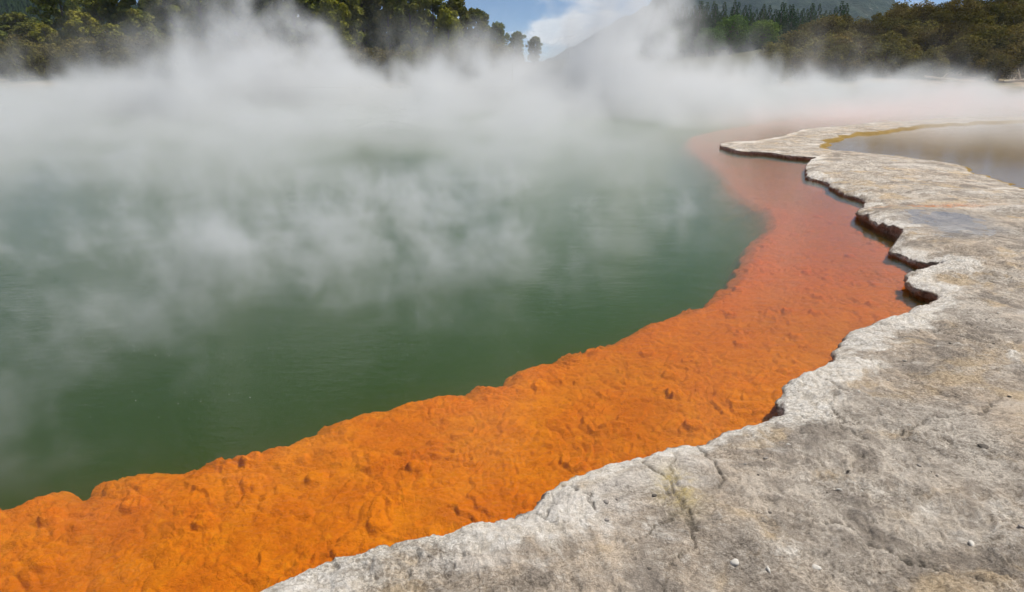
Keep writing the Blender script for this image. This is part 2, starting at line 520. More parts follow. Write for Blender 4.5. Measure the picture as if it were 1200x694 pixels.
def build_terrace():
    X, Y = fan(-40, 74, 1500, 1.5, 78, 1150)
    ny, nx = X.shape
    W = -upsample(lambda a, b: sdist(WATER_P, a, b), X, Y)
    cand = np.abs(W) < 0.6 + 0.04 * np.hypot(X, Y + 2)
    W[cand] = -sdist(WATER_P, X[cand], Y[cand])
    W = W + 0.045 * fbm(X * 2.4, Y * 2.4, 4, 61) * sstep(0.9, 0.0, np.abs(W)) + 0.012 * fbm(X * 14, Y * 14, 3, 62) * sstep(0.4, 0.0, np.abs(W))
    sgn = W > 0
    idx = np.full(X.shape, -1, np.int64)
    c00, c10, c11, c01 = sgn[:-1, :-1], sgn[:-1, 1:], sgn[1:, 1:], sgn[1:, :-1]
    cnt = c00.astype(int) + c10 + c11 + c01
    use = np.zeros(X.shape, bool)
    full = cnt == 4
    mixed = (cnt > 0) & (cnt < 4)
    for dy, dx in ((0, 0), (0, 1), (1, 1), (1, 0)):
        use[dy:ny - 1 + dy, dx:nx - 1 + dx] |= full | mixed
    use &= sgn
    idx[use] = np.arange(use.sum())
    vx, vy, vw = list(X[use]), list(Y[use]), list(W[use])
    q = np.stack([idx[:-1, :-1][full], idx[:-1, 1:][full], idx[1:, 1:][full], idx[1:, :-1][full]], 1)
    # winding: rows go outward, columns clockwise seen from above, so reverse to face up
    q = q[:, ::-1]
    cut = {}

    def cutv(a, b):
        k = (a, b) if a < b else (b, a)
        if k not in cut:
            (i0, j0), (i1, j1) = k
            w0, w1 = W[i0, j0], W[i1, j1]
            t = w0 / (w0 - w1)
            cut[k] = len(vx)
            vx.append(lerp(X[i0, j0], X[i1, j1], t))
            vy.append(lerp(Y[i0, j0], Y[i1, j1], t))
            vw.append(0.0)
        return cut[k]

    polys, lip = [], []
    for i, j in zip(*np.nonzero(mixed)):
        ring = [(i, j), (i + 1, j), (i + 1, j + 1), (i, j + 1)]
        poly, cuts = [], []
        for a, b in zip(ring, ring[1:] + ring[:1]):
            if sgn[a]:
                poly.append(int(idx[a]))
            if sgn[a] != sgn[b]:
                c = cutv(a, b)
                poly.append(c)
                cuts.append((len(poly) - 1, bool(sgn[a])))
        if len(poly) >= 3:
            polys.append(poly)
        for (k, leaving) in cuts:
            if leaving:
                a, b = poly[k], poly[(k + 1) % len(poly)]
                lip.append((a, b))
    vx, vy, vw = np.array(vx), np.array(vy), np.array(vw)
    z, crack, pond, stain, wet = terrace_fields(vx, vy, vw)
    # lip: rounded, undercut face below the edge
    lv = sorted({v for e in lip for v in e})
    lx, ly = vx[lv], vy[lv]
    e = 0.02
    gxx = (sdist(WATER_P, lx + e, ly) - sdist(WATER_P, lx - e, ly))
    gyy = (sdist(WATER_P, lx, ly + e) - sdist(WATER_P, lx, ly - e))
    gl = np.hypot(gxx, gyy) + 1e-9
    ox, oy = gxx / gl, gyy / gl
    base = z[lv]
    rings = [(0.012, 0.012), (0.018, 0.035), (0.004, 0.07), (-0.03, 0.11), (-0.06, 0.16), (-0.08, 0.55)]
    allx, ally, allz = [vx], [vy], [z]
    pos0 = len(vx)
    maps = [dict(zip(lv, lv))]
    for k, (o, d) in enumerate(rings):
        jit = 0.02 * perlin(lx * 11 + k * 3, ly * 11, 70 + k) + 0.012 * perlin(lx * 27, ly * 27 + k, 75) + 0.02 * perlin(lx * 3 + k, ly * 3, 80)
        allx.append(lx + ox * (o + jit))
        ally.append(ly + oy * (o + jit))
        zz = base - d + 0.01 * perlin(lx * 12, ly * 12 + k, 90 + k)
        allz.append(zz)
        maps.append({v: pos0 + i for i, v in enumerate(lv)})
        pos0 += len(lv)
    for k in range(len(rings)):
        A, B = maps[k], maps[k + 1]
        for a, b in lip:
            polys.append([A[b], A[a], B[a], B[b]])
    n_l = len(lv) * len(rings)
    V = np.stack([np.concatenate(allx), np.concatenate(ally), np.concatenate(allz)], 1)
    pad = lambda arr: np.concatenate([arr, np.zeros(n_l)])
    at = {'shore': np.concatenate([vw, np.full(n_l, 1.0)]), 'crack': pad(crack), 'pond': pad(pond), 'stain': pad(stain), 'wet': pad(wet)}
    # quads as one array, the rest as loose polygons
    me = bpy.data.meshes.new('ground')
    tot = q.shape[0] * 4 + sum(len(p) for p in polys)
    me.vertices.add(len(V))
    me.vertices.foreach_set('co', V.astype(np.float32).ravel())
    me.loops.add(tot)
    me.loops.foreach_set('vertex_index', np.concatenate([q.ravel(), np.array([v for p in polys for v in p])]).astype(np.int32))
    me.polygons.add(q.shape[0] + len(polys))
    st = np.concatenate([np.arange(q.shape[0]) * 4, q.shape[0] * 4 + np.cumsum([0] + [len(p) for p in polys[:-1]])]).astype(np.int32)
    me.polygons.foreach_set('loop_start', st)
    me.update(calc_edges=True)
    me.validate()
    for an, av in at.items():
        a = me.attributes.new(an, 'FLOAT', 'POINT')
        a.data.foreach_set('value', av.astype(np.float32))
    o = link_mesh('terrain', me, M_TERR)
    tag(o, 'cracked grey sinter terrace with a bleached lip beside the orange shelf', kind='structure')


build_terrace()


def terr_z(x, y):
    X, Y = np.array([float(x)]), np.array([float(y)])
    w = -sdist(WATER_P, X, Y)
    return float(terrace_fields(X, Y, w)[0][0]), float(w[0])


# ------------------------------------------------------------------ orange shelf under the shallow water, with its drop-off
def build_shelf():
    X, Y = fan(-66, 58, 1600, 2.2, 62, 1400)
    ny, nx = X.shape
    w = upsample(lambda a, b: sdist(WATER_P, a, b), X, Y)                     # > 0 in water
    u = -upsample(lambda a, b: sdist(DEEP_P, a, b), X, Y)                     # > 0 on the shelf
    mg = 0.05 * np.hypot(X, Y + 2)
    cand = (w > -0.35 - mg) & (u > -2.5 - mg)
    w[cand] = sdist(WATER_P, X[cand], Y[cand])
    u[cand] = -sdist(DEEP_P, X[cand], Y[cand])
    keep = cand & (w > -0.35) & (u > -0.9 - 1.6 * sstep(6, 11, Y))
    cell = keep[:-1, :-1] & keep[:-1, 1:] & keep[1:, 1:] & keep[1:, :-1]
    use = np.zeros(X.shape, bool)
    for dy, dx in ((0, 0), (0, 1), (1, 1), (1, 0)):
        use[dy:ny - 1 + dy, dx:nx - 1 + dx] |= cell
    idx = np.full(X.shape, -1, np.int64)
    idx[use] = np.arange(use.sum())
    q = np.stack([idx[1:, :-1][cell], idx[1:, 1:][cell], idx[:-1, 1:][cell], idx[:-1, :-1][cell]], 1)
    x, y, w, u = X[use], Y[use], w[use], u[use]
    u = u + 0.05 * fbm(x * 3, y * 3, 2, 101) + 0.004 * fbm(x * 13, y * 13, 2, 102)
    # stretch the lumps along the shore (it runs about 33 degrees to the x axis)
    ca, sa = math.cos(R(33)), math.sin(R(33))
    s, d = x * ca + y * sa, -x * sa + y * ca
    ws, wd = s + 0.14 * fbm(x * 2.0, y * 2.0, 2, 103), d + 0.14 * fbm(x * 2.0, y * 2.0, 2, 104)
    f1, f2, i1 = worley(ws * 3.0, wd * 5.0, 105)
    g1, g2, i2 = worley(ws * 7.5, wd * 12.0, 106)
    h1, h2, i3 = worley(ws * 19, wd * 28, 107)
    m1 = 0.4 + 0.6 * sstep(-0.35, 0.45, fbm(x * 0.9, y * 0.9, 2, 108))
    m2 = 0.35 + 0.65 * sstep(-0.3, 0.4, fbm(x * 1.4 + 4, y * 1.4, 2, 109))
    pill = lambda a, b, k: np.clip((b - a) * k, 0, 1) ** 0.42
    P1, P2, P3 = pill(f1, f2, 3.0), pill(g1, g2, 2.2), pill(h1, h2, 1.6)
    t = (fbm(s * 1.2, d * 1.9, 3, 110, 0.45) + 0.45 * d) * 3.2
    ft = t - np.floor(t)
    ter = np.floor(t) + sstep(0.88, 1.0, ft) - t + 0.5
    t2 = (fbm(s * 2.6 + 5, d * 3.8, 2, 114, 0.45) + 0.9 * d) * 3.4
    f2_ = t2 - np.floor(t2)
    ter2 = np.floor(t2) + sstep(0.84, 1.0, f2_) - t2 + 0.5
    m3 = sstep(-0.25, 0.4, fbm(x * 1.1 + 8, y * 1.1, 3, 119))
    z = -0.095 + 0.02 * fbm(x * 0.7, y * 0.7, 2, 111)
    z = z + 0.026 * (P1 * (0.45 + 0.8 * i1) - 0.6) * m1 + 0.022 * (P2 * (0.45 + 0.8 * i2) - 0.6) * m2 + 0.006 * (P3 - 0.6) * m3
    z = z + 0.030 * ter * (0.3 + 0.7 * m3) + 0.013 * ter2 * (0.2 + 0.8 * m2) + 0.003 * fbm(x * 9, y * 9, 4, 112)
    # a few flat rounded knobs
    k1, k2, ki = worley(x * 1.9, y * 1.9, 120)
    z = z + 0.035 * sstep(0.16, 0.10, k1) * (ki > 0.55)
    mottle = np.clip(fbm(x * 5, y * 5, 4, 121) + 0.3, 0, 1)  # random darker orange mottling, independent of the relief
    # rises to a swollen outer edge, then plunges
    z = z + 0.020 * np.exp(-((u - 0.15) / 0.16) ** 2)
    fade = sstep(6, 16, y)
    z = lerp(z, -0.11 + 0.5 * (z + 0.10), fade)
    z = np.minimum(z, -0.018)
    un = np.maximum(-u, 0)
    z = z - lerp(0.45, 0.30, sstep(6, 14, y)) * un - lerp(2.6, 0.5, sstep(6, 13, y)) * np.maximum(un - 0.16, 0)
    me = mesh_np('shelf', np.stack([x, y, z], 1), q, {'rust_mottle': mottle * (1 - 0.6 * fade)})
    o = link_mesh('orange_shelf', me, M_SHELF)
    tag(o, 'lumpy bright orange mineral shelf under shallow clear water', kind='structure')


build_shelf()


def box_mesh(name, x0, x1, y0, y1, z0, z1):
    v = [(x0, y0, z0), (x1, y0, z0), (x1, y1, z0), (x0, y1, z0), (x0, y0, z1), (x1, y0, z1), (x1, y1, z1), (x0, y1, z1)]
    f = [(3, 2, 1, 0), (4, 5, 6, 7), (0, 1, 5, 4), (1, 2, 6, 5), (2, 3, 7, 6), (3, 0, 4, 7)]
    return mesh_np(name, v, f)


o = link_mesh('water', box_mesh('water', -64, 66, -14, 72, -3.0, 0.0), M_WATER, smooth=False)
tag(o, 'steaming green hot spring water over the deep pool', kind='structure')


def puddle(name, poly, z, label, cat):
    cx, cy_ = poly.mean(axis=0)
    big = (poly - (cx, cy_)) * 1.12 + (cx, cy_)
    me = mesh_np(name, [(a, b, z) for a, b in big], [tuple(range(len(big)))])
    if me.polygons[0].normal.z < 0:
        me.flip_normals()
    tag(link_mesh(name, me, M_PUD, smooth=False), label, kind='structure')


puddle('pond_water', POND_P, 0.048, 'still brown side pond behind the grey spit', 'pond')
puddle('puddle_water', PUD_P, 0.203, 'shallow rain puddle reflecting the sky on the grey terrace', 'puddle')


# ------------------------------------------------------------------ land beyond the pool
def hz(x, y):
    x, y = np.asarray(x, float), np.asarray(y, float)
    e = ((np.abs(x) / 66) ** 4 + (np.abs(y - 28) / 42) ** 4) ** 0.25
    z = lerp(-3.6, 0.06, sstep(0.90, 0.985, e))
    far = np.clip((y - 64) / 40, 0, 1)
    z = z + far * 1.2 + 0.35 * sstep(64, 72, y) * fbm(x * 0.12, y * 0.12, 3, 201)
    # scrub covered knoll to the right of the pool
    z = z + 8.6 * np.exp(-((x - 84) / 44) ** 2 - ((y - 118) / 30) ** 2)
    # low ridge carrying the plantation
    z = z + 5.5 * np.exp(-((x - 70) / 60) ** 2 - ((y - 245) / 50) ** 2)
    # pine bank on the left
    z = z + 2.2 * np.exp(-((x + 45) / 50) ** 2 - ((y - 108) / 26) ** 2)
    return z


def mat_ground():
    def fn(t, pos):
        n1 = t.noise(pos, 0.25, 6, 0.6)
        n2 = t.noise(pos, 2.5, 6, 0.65)
        col = t.mix(t.ss(n1, 0.42, 0.58), (0.34, 0.26, 0.17), (0.12, 0.11, 0.045))
        col = t.mix(t.mul(t.ss(n2, 0.5, 0.7), 0.6), col, (0.44, 0.37, 0.28))
        yy = t.n('ShaderNodeSeparateXYZ', {0: pos}, out=1)
        col = t.mix(t.ss(yy, 76, 90), col, t.mix(n2, (0.05, 0.055, 0.02), (0.10, 0.085, 0.04)))
        return col, 0.95, t.n('ShaderNodeBump', {'Height': n2, 'Strength': 0.5, 'Distance': 0.3})
    return mat_simple('bank_soil', fn)


def build_ground():
    na, nr = 360, 170
    ang = np.linspace(0, 2 * math.pi, na, endpoint=False)
    r = np.concatenate([[0.0], 6 * (3000 / 6) ** np.linspace(0, 1, nr - 1)])
    A, RR = np.meshgrid(ang, r)
    X, Y = RR * np.sin(A), 28 + RR * np.cos(A)
    Z = hz(X, Y)
    V = np.stack([X.ravel(), Y.ravel(), Z.ravel()], 1)
    i, j = np.meshgrid(np.arange(nr - 1), np.arange(na), indexing='ij')
    j2 = (j + 1) % na
    q = np.stack([(i + 1) * na + j, (i + 1) * na + j2, i * na + j2, i * na + j], -1).reshape(-1, 4)
    o = link_mesh('ground', mesh_np('ground', V, q), mat_ground())
    tag(o, 'sandy bank and scrubland around the hot pool', kind='structure')


build_ground()


def mat_mountain():
    def fn(t, pos):
        n1 = t.noise(pos, 0.006, 7, 0.62, 0.5)
        n2 = t.noise(pos, 0.05, 8, 0.7, 0.3)
        n3 = t.noise(t.vm('MULTIPLY', pos, (1.0, 1.0, 0.35)), 0.02, 8, 0.68, 0.6)
        col = t.mix(t.ss(n2, 0.38, 0.62), (0.012, 0.024, 0.014), (0.036, 0.052, 0.026))
        col = t.mix(t.mul(t.ss(n1, 0.5, 0.66), 0.6), col, (0.075, 0.070, 0.035))
        col = t.mix(t.mul(t.mul(t.ss(n3, 0.56, 0.66), t.ss(n2, 0.48, 0.62)), 0.75), col, (0.30, 0.28, 0.25))
        return col, 1.0, t.n('ShaderNodeBump', {'Height': n2, 'Strength': 1.0, 'Distance': 12.0})
    return mat_simple('bush_clad_mountain', fn)


def ridge(name, cx, cy_, rx, ry, H, seed, mat, label, n=180, power=1.15, rough=0.12):
    u = np.linspace(-1.3, 1.3, n)
    X, Y = np.meshgrid(cx + u * rx, cy_ + u * ry)
    d = np.hypot((X - cx) / rx, (Y - cy_) / ry)
    prof = np.clip(1 - d, 0, 1) ** power
    rd = 1 - np.abs(fbm(X * 3.2 / rx + seed, Y * 3.2 / rx, 5, seed, 0.55))
    Z = H * prof * (1 - rough * 2 + rough * 2 * rd) + H * 0.025 * fbm(X * 14 / rx, Y * 14 / rx, 4, seed + 5) * (prof > 0.01) - 3
    i, j = np.meshgrid(np.arange(n - 1), np.arange(n - 1), indexing='ij')
    q = np.stack([i * n + j, i * n + j + 1, (i + 1) * n + j + 1, (i + 1) * n + j], -1).reshape(-1, 4)
    o = link_mesh(name, mesh_np(name, np.stack([X.ravel(), Y.ravel(), Z.ravel()], 1), q), mat)
    tag(o, label, kind='structure')
    return o


M_MTN = mat_mountain()
ridge('mountain', 610, 1800, 560, 520, 330, 301, M_MTN, 'steep bush covered mountain with pale scree far behind the pool', 220)
ridge('hill', 1250, 1950, 700, 400, 130, 305, M_MTN, 'low blue green ridge beside the mountain', 120)
HILL = ridge('forested_hill', -430, 560, 300, 220, 72, 311, M_MTN, 'dark forested hill far behind the pines', 160, 0.9, 0.08)


# ------------------------------------------------------------------ vegetation
def mat_leaf(name, c1, c2, c3, vary=0.25):
    m, t, out = material(name)
    oi = t.n('ShaderNodeObjectInfo', out='Random')
    pos = t.n('ShaderNodeNewGeometry', out='Position')
    isl = t.n('ShaderNodeNewGeometry', out='Random Per Island')
    n = t.noise(pos, 0.7, 3, 0.6)
    col = t.mix(t.ss(n, 0.35, 0.65), c1, c2)
    col = t.mix(t.mul(isl, 0.45), col, c3)
    k = t.lin(oi, 0, 1, 1 - vary, 1 + vary)
    hsv = t.n('ShaderNodeHueSaturation', {'Hue': t.lin(t.m('FRACT', t.mul(oi, 7.31)), 0, 1, 0.482, 0.515), 'Saturation': 1.0, 'Value': k, 'Color': col})
    d = t.n('ShaderNodeBsdfDiffuse', {'Color': hsv})
    tr = t.n('ShaderNodeBsdfTranslucent', {'Color': hsv})
    ms = t.n('ShaderNodeMixShader', {0: 0.28, 1: d, 2: tr})
    t.nt.links.new(ms, out.inputs['Surface'])
    return m


M_PINE = mat_leaf('pine_needles', (0.14, 0.165, 0.036), (0.25, 0.235, 0.05), (0.07, 0.10, 0.026))
M_PINE_Y = mat_leaf('bright_pine_needles', (0.22, 0.23, 0.03), (0.30, 0.28, 0.04), (0.12, 0.14, 0.025), 0.1)
M_MANUKA = mat_leaf('scrub_leaves', (0.12, 0.098, 0.032), (0.20, 0.17, 0.044), (0.055, 0.05, 0.02), 0.45)
M_BROAD = mat_leaf('broad_leaves', (0.09, 0.16, 0.03), (0.14, 0.21, 0.04), (0.05, 0.09, 0.025), 0.2)
M_FIR = mat_leaf('plantation_needles', (0.035, 0.07, 0.018), (0.06, 0.105, 0.024), (0.02, 0.04, 0.013), 0.2)


M_FAR = mat_leaf('far_needles', (0.016, 0.030, 0.013), (0.026, 0.045, 0.017), (0.010, 0.020, 0.010), 0.1)


def bark_fn(t, pos):
    n = t.noise(t.vm('MULTIPLY', pos, (6, 6, 1.2)), 2.0, 6, 0.65)
    return t.mix(n, (0.06, 0.045, 0.035), (0.17, 0.135, 0.11)), 0.95, t.n('ShaderNodeBump', {'Height': n, 'Strength': 0.7, 'Distance': 0.05})


M_BARK = mat_simple('rough_bark', bark_fn)


def tube(V, F, pts, rad, k=6):
    pts = [Vector(p) for p in pts]
    base = len(V)
    for i, p in enumerate(pts):
        d = (pts[min(i + 1, len(pts) - 1)] - pts[max(i - 1, 0)]).normalized()
        a = d.orthogonal().normalized()
        b = d.cross(a)
        for s in range(k):
            th = 2 * math.pi * s / k
            V.append(tuple(p + (a * math.cos(th) + b * math.sin(th)) * rad[i]))
    for i in range(len(pts) - 1):
        for s in range(k):
            F.append((base + i * k + s, base + i * k + (s + 1) % k, base + (i + 1) * k + (s + 1) % k, base + (i + 1) * k + s))
    F.append(tuple(base + (len(pts) - 1) * k + s for s in range(k)))


def leaf_cloud(rg, centers, radii, per, size, up=0.3, squash=0.75, sizes=None):
    """small folded leaf-spray faces scattered through clumps; returns verts, faces"""
    V = []
    for ci, (c, r, n) in enumerate(zip(centers, radii, per)):
        n = int(n)
        d = rg.normal(size=(n, 3))
        d /= np.linalg.norm(d, axis=1)[:, None]
        rad = r * (0.55 + 0.45 * rg.random(n) ** 0.5)
        rad *= 1 + 0.25 * np.sin(d[:, 0] * 5 + c[1]) * np.sin(d[:, 1] * 5 + c[0])
        p = np.asarray(c) + d * rad[:, None] * np.array([1, 1, squash])
        nrm = d + rg.normal(size=(n, 3)) * 0.7 + np.array([0, 0, up])
        nrm /= np.linalg.norm(nrm, axis=1)[:, None]
        a = np.cross(nrm, rg.normal(size=(n, 3)))
        a /= np.linalg.norm(a, axis=1)[:, None] + 1e-9
        b = np.cross(nrm, a)
        s = size * (sizes[ci] if sizes else 1.0) * (0.6 + 0.8 * rg.random(n))[:, None]
        q = np.stack([p - a * s - b * s * 0.15, p + b * s * 0.62, p + a * s + b * s * 0.1, p - b * s * 0.55], 1)
        V.append(q.reshape(-1, 3))
    V = np.concatenate(V)
    F = np.arange(len(V)).reshape(-1, 4)
    return V, F


def make_tree(name, kind, seed, leafmat, H, Wd):
    """returns (trunk mesh, crown mesh) for a tree of height H and crown width Wd standing at the origin"""
    rg = np.random.default_rng(seed)
    V, F = [], []
    cs, rs, ns, szs = [], [], [], []
    lean = rg.normal(size=2) * 0.03 * H
    trunk_at = lambda t: Vector((lean[0] * t * t, lean[1] * t * t, H * t))
    if kind == 'pine':
        tube(V, F, [trunk_at(t) - Vector((0, 0, 0.5 if t == 0 else 0)) for t in (0, 0.2, 0.45, 0.7, 0.95)], [0.022 * H, 0.019 * H, 0.014 * H, 0.009 * H, 0.003 * H], 8)
        n = 44
        for k in range(n):
            t = 0.12 + 0.86 * (k + rg.random() * 0.6) / n
            prof = math.sin(min(1, (t + 0.12) / 1.12) * math.pi * 0.95) ** 0.7
            a = k * 2.399 + rg.random() * 0.8
            L = Wd * 0.5 * prof * (0.5 + 0.55 * rg.random())
            b0 = trunk_at(t * 0.93)
            e = b0 + Vector((math.cos(a) * L, math.sin(a) * L, L * (0.15 + 0.45 * t) + 0.02 * H))
            mid = b0.lerp(e, 0.5) + Vector((0, 0, -0.04 * L))
            tube(V, F, [b0, mid, e], [0.006 * H * (1.2 - t), 0.004 * H * (1.2 - t), 0.0012 * H], 5)
            for q in (0.62, 1.0):
                c = b0.lerp(e, q)
                r = Wd * (0.085 + 0.05 * rg.random()) * (1 if q == 1 else 0.8)
                cs.append(c)
                rs.append(r)
                ns.append(64)
        cs.append(trunk_at(0.985))
        rs.append(Wd * 0.10)
        ns.append(60)
        size, sq, up = 0.026 * H + 0.02, 0.72, 0.5
    elif kind == 'fir':
        tube(V, F, [trunk_at(t) - Vector((0, 0, 0.5 if t == 0 else 0)) for t in (0, 0.5, 0.97)], [0.014 * H, 0.009 * H, 0.002 * H], 6)
        n = 30
        for k in range(n):
            t = 0.14 + 0.85 * k / n
            L = Wd * 0.5 * (1 - t) ** 0.8 * (0.7 + 0.4 * rg.random()) + 0.004 * H
            for s in range(3):
                a = k * 1.7 + s * 2.1 + rg.random() * 0.6
                b0 = trunk_at(t)
                e = b0 + Vector((math.cos(a) * L, math.sin(a) * L, -0.05 * L + 0.02 * H))
                if s == 0:
                    tube(V, F, [b0, e], [0.003 * H, 0.001 * H], 4)
                cs.append(b0.lerp(e, 0.72))
                rs.append(0.30 * L)
                ns.append(16)
                szs.append(max(0.25, 1.25 * (1 - t)))
        size, sq, up = 0.042 * H, 0.7, 0.3
    elif kind == 'shrub':
        for k in range(5):
            a = k * 1.26 + rg.random()
            e = Vector((math.cos(a) * Wd * 0.28, math.sin(a) * Wd * 0.28, H * (0.65 + 0.2 * rg.random())))
            tube(V, F, [(math.cos(a) * 0.12, math.sin(a) * 0.12, -0.4), e * 0.5 + Vector((0, 0, 0.05 * H)), e], [0.02 * H, 0.014 * H, 0.005 * H], 5)
        n = 30
        for k in range(n):
            z = 0.12 + 0.8 * (k + 0.5) / n
            prof = math.sqrt(max(0.0, 1 - ((z - 0.38) / 0.60) ** 2))
            a = k * 2.399 + rg.random() * 0.7
            rr = Wd * 0.5 * prof * (0.45 + 0.5 * rg.random())
            cs.append(Vector((math.cos(a) * rr, math.sin(a) * rr, H * z + rg.normal() * 0.04 * H)))
            rs.append(Wd * (0.12 + 0.07 * rg.random()))
            ns.append(72)
        size, sq, up = 0.028 * H + 0.03, 0.85, 0.5
    else:   # broad round crown
        tube(V, F, [trunk_at(t) - Vector((0, 0, 0.5 if t == 0 else 0)) for t in (0, 0.25, 0.5, 0.75)], [0.03 * H, 0.024 * H, 0.018 * H, 0.006 * H], 8)
        n = 40
        for k in range(n):
            z = 1 - 2 * (k + 0.5) / n
            a = k * 2.399
            q = math.sqrt(1 - z * z)
            rr = 0.72 + 0.2 * rg.random()
            c = Vector((math.cos(a) * q * Wd * 0.5 * rr, math.sin(a) * q * Wd * 0.5 * rr, H * 0.58 + z * H * 0.40 * rr))
            b0 = trunk_at(0.3 + 0.3 * rg.random())
            tube(V, F, [b0, b0.lerp(c, 0.55) + Vector((0, 0, 0.03 * H)), c], [0.009 * H, 0.005 * H, 0.0015 * H], 5)
            cs.append(c)
            rs.append(Wd * (0.11 + 0.06 * rg.random()))
            ns.append(70)
        size, sq, up = 0.02 * H + 0.05, 0.85, 0.5
    lv, lf = leaf_cloud(rg, [tuple(c) for c in cs], rs, ns, size, up, sq, szs or None)
    tm = mesh_np('trunk', V, F)
    tm.materials.append(M_BARK)
    cm = mesh_np('crown', lv, lf)
    cm.materials.append(leafmat)
    return tm, cm


def put_tree(name, meshes, loc, scale, rz, label, cat, group=None):
    e = bpy.data.objects.new(name, None)
    C.objects.link(e)
    e.location = loc
    e.rotation_euler = (0, 0, rz)
    e.scale = scale
    e.empty_display_size = 0.3
    for nm, me in zip(('trunk', 'crown'), meshes):
        p = bpy.data.objects.new(nm, me)
        C.objects.link(p)
        p.parent = e
    tag(e, label, cat, group)
    return e


rnd = random.Random(5)
pines = [make_tree('pine', 'pine', 400 + k, M_PINE, 12, 7.5) for k in range(4)]
pines_y = [make_tree('pine', 'pine', 420 + k, M_PINE_Y, 10, 7.0) for k in range(2)]
shrubs = [make_tree('shrub', 'shrub', 440 + k, M_MANUKA, 3.2, 3.6) for k in range(5)]
firs = [make_tree('fir', 'fir', 460 + k, M_FIR, 14, 7.0) for k in range(3)]
broads = [make_tree('broad', 'broad', 480 + k, M_BROAD, 7.5, 6.0) for k in range(2)]

# pines on the left bank: bearing (x/y), distance, total height, width factor, kind
PINES = [(-0.82, 92, 6.6, 1.3, 0), (-0.765, 90, 6.2, 1.3, 0), (-0.715, 94, 7.0, 1.3, 0), (-0.665, 93, 6.4, 1.3, 0), (-0.69, 84, 4.6, 1.3, 0), (-0.64, 88, 5.6, 1.2, 0),
         (-0.598, 104, 11.2, 0.95, 0), (-0.548, 98, 8.8, 1.0, 0), (-0.572, 88, 6.4, 1.1, 1), (-0.535, 86, 5.0, 1.1, 1), (-0.625, 86, 5.2, 1.0, 1),
         (-0.49, 100, 11.6, 1.1, 0), (-0.455, 94, 11.2, 1.0, 0), (-0.495, 88, 6.6, 1.0, 0), (-0.415, 98, 12.4, 1.1, 0), (-0.37, 96, 11.6, 1.1, 0),
         (-0.33, 98, 12.0, 1.1, 0), (-0.29, 96, 11.2, 1.1, 0), (-0.255, 99, 11.2, 1.0, 0), (-0.225, 96, 10.8, 0.95, 0), (-0.197, 100, 10.9, 0.95, 0),
         (-0.165, 100, 10.4, 0.9, 0), (-0.135, 98, 9.9, 0.9, 0), (-0.105, 102, 9.9, 0.9, 0), (-0.075, 100, 8.6, 0.9, 0), (-0.045, 102, 7.2, 0.95, 0),
         (-0.02, 100, 5.6, 0.95, 0), (0.006, 103, 4.6, 0.9, 0), (0.030, 105, 3.9, 1.0, 0), (-0.24, 91, 8.2, 0.9, 1), (-0.085, 93, 7.0, 0.8, 1)]
for k, (b, dist, h, wf, kd) in enumerate(PINES):
    y = dist
    x = b * dist * 1.02
    z = float(hz(x, y))
    src = pines_y[k % 2] if kd else pines[k % 4]
    H0 = 10 if kd else 12
    s = h / H0
    if kd:
        lab, grp = 'short yellow green pine in front of the darker pines', 'yellow green pines on the left bank'
    elif b < -0.63:
        lab, grp = 'olive pine half veiled by steam below the forested hill', 'pines below the forested hill'
    elif b < -0.5 :
        lab, grp = 'tall dark pine rising behind the short yellow green pines', 'tall dark pines behind the yellow ones'
    elif b < -0.27:
        lab, grp = 'tall pine wrapped in a rising column of steam', 'pines inside the steam column'
    else:
        lab, grp = 'green pine in the straight row descending behind the steam', 'pine row behind the steam'
    put_tree('pine_tree', src, (x, y, z - 0.1), (s * wf, s * wf, s), rnd.random() * 6.28, lab, 'pine tree', grp)

for k in range(16):
    b = -0.46 + 0.44 * (k + 0.5) / 16
    y = 112 + 5 * (k % 3)
    x = b * y * 1.02
    s = (0.80 - 0.045 * max(0, k - 7)) * rnd.uniform(0.92, 1.05)
    put_tree('pine_tree', pines[(k + 1) % 4], (x, y, float(hz(x, y)) - 0.1), (s * 1.15, s * 1.15, s), rnd.random() * 6.28, 'shaded pine filling the gaps behind the front pine row', 'pine tree', 'pines behind the front row')

# understorey scrub on the left bank
for k in range(64):
    b = -0.88 + 0.88 * (k + rnd.random()) / 64
    y = 73.5 + 12 * rnd.random()
    x = b * y
    s = 0.8 + 0.6 * rnd.random()
    put_tree('scrub_bush', shrubs[k % 5], (x, y, float(hz(x, y)) - 0.1), (s, s, s), rnd.random() * 6.28, ('tall' if s > 1.1 else 'low') + ' dark bush at the feet of the pines', 'bush', ('tall' if s > 1.1 else 'low') + ' bushes below the pines')

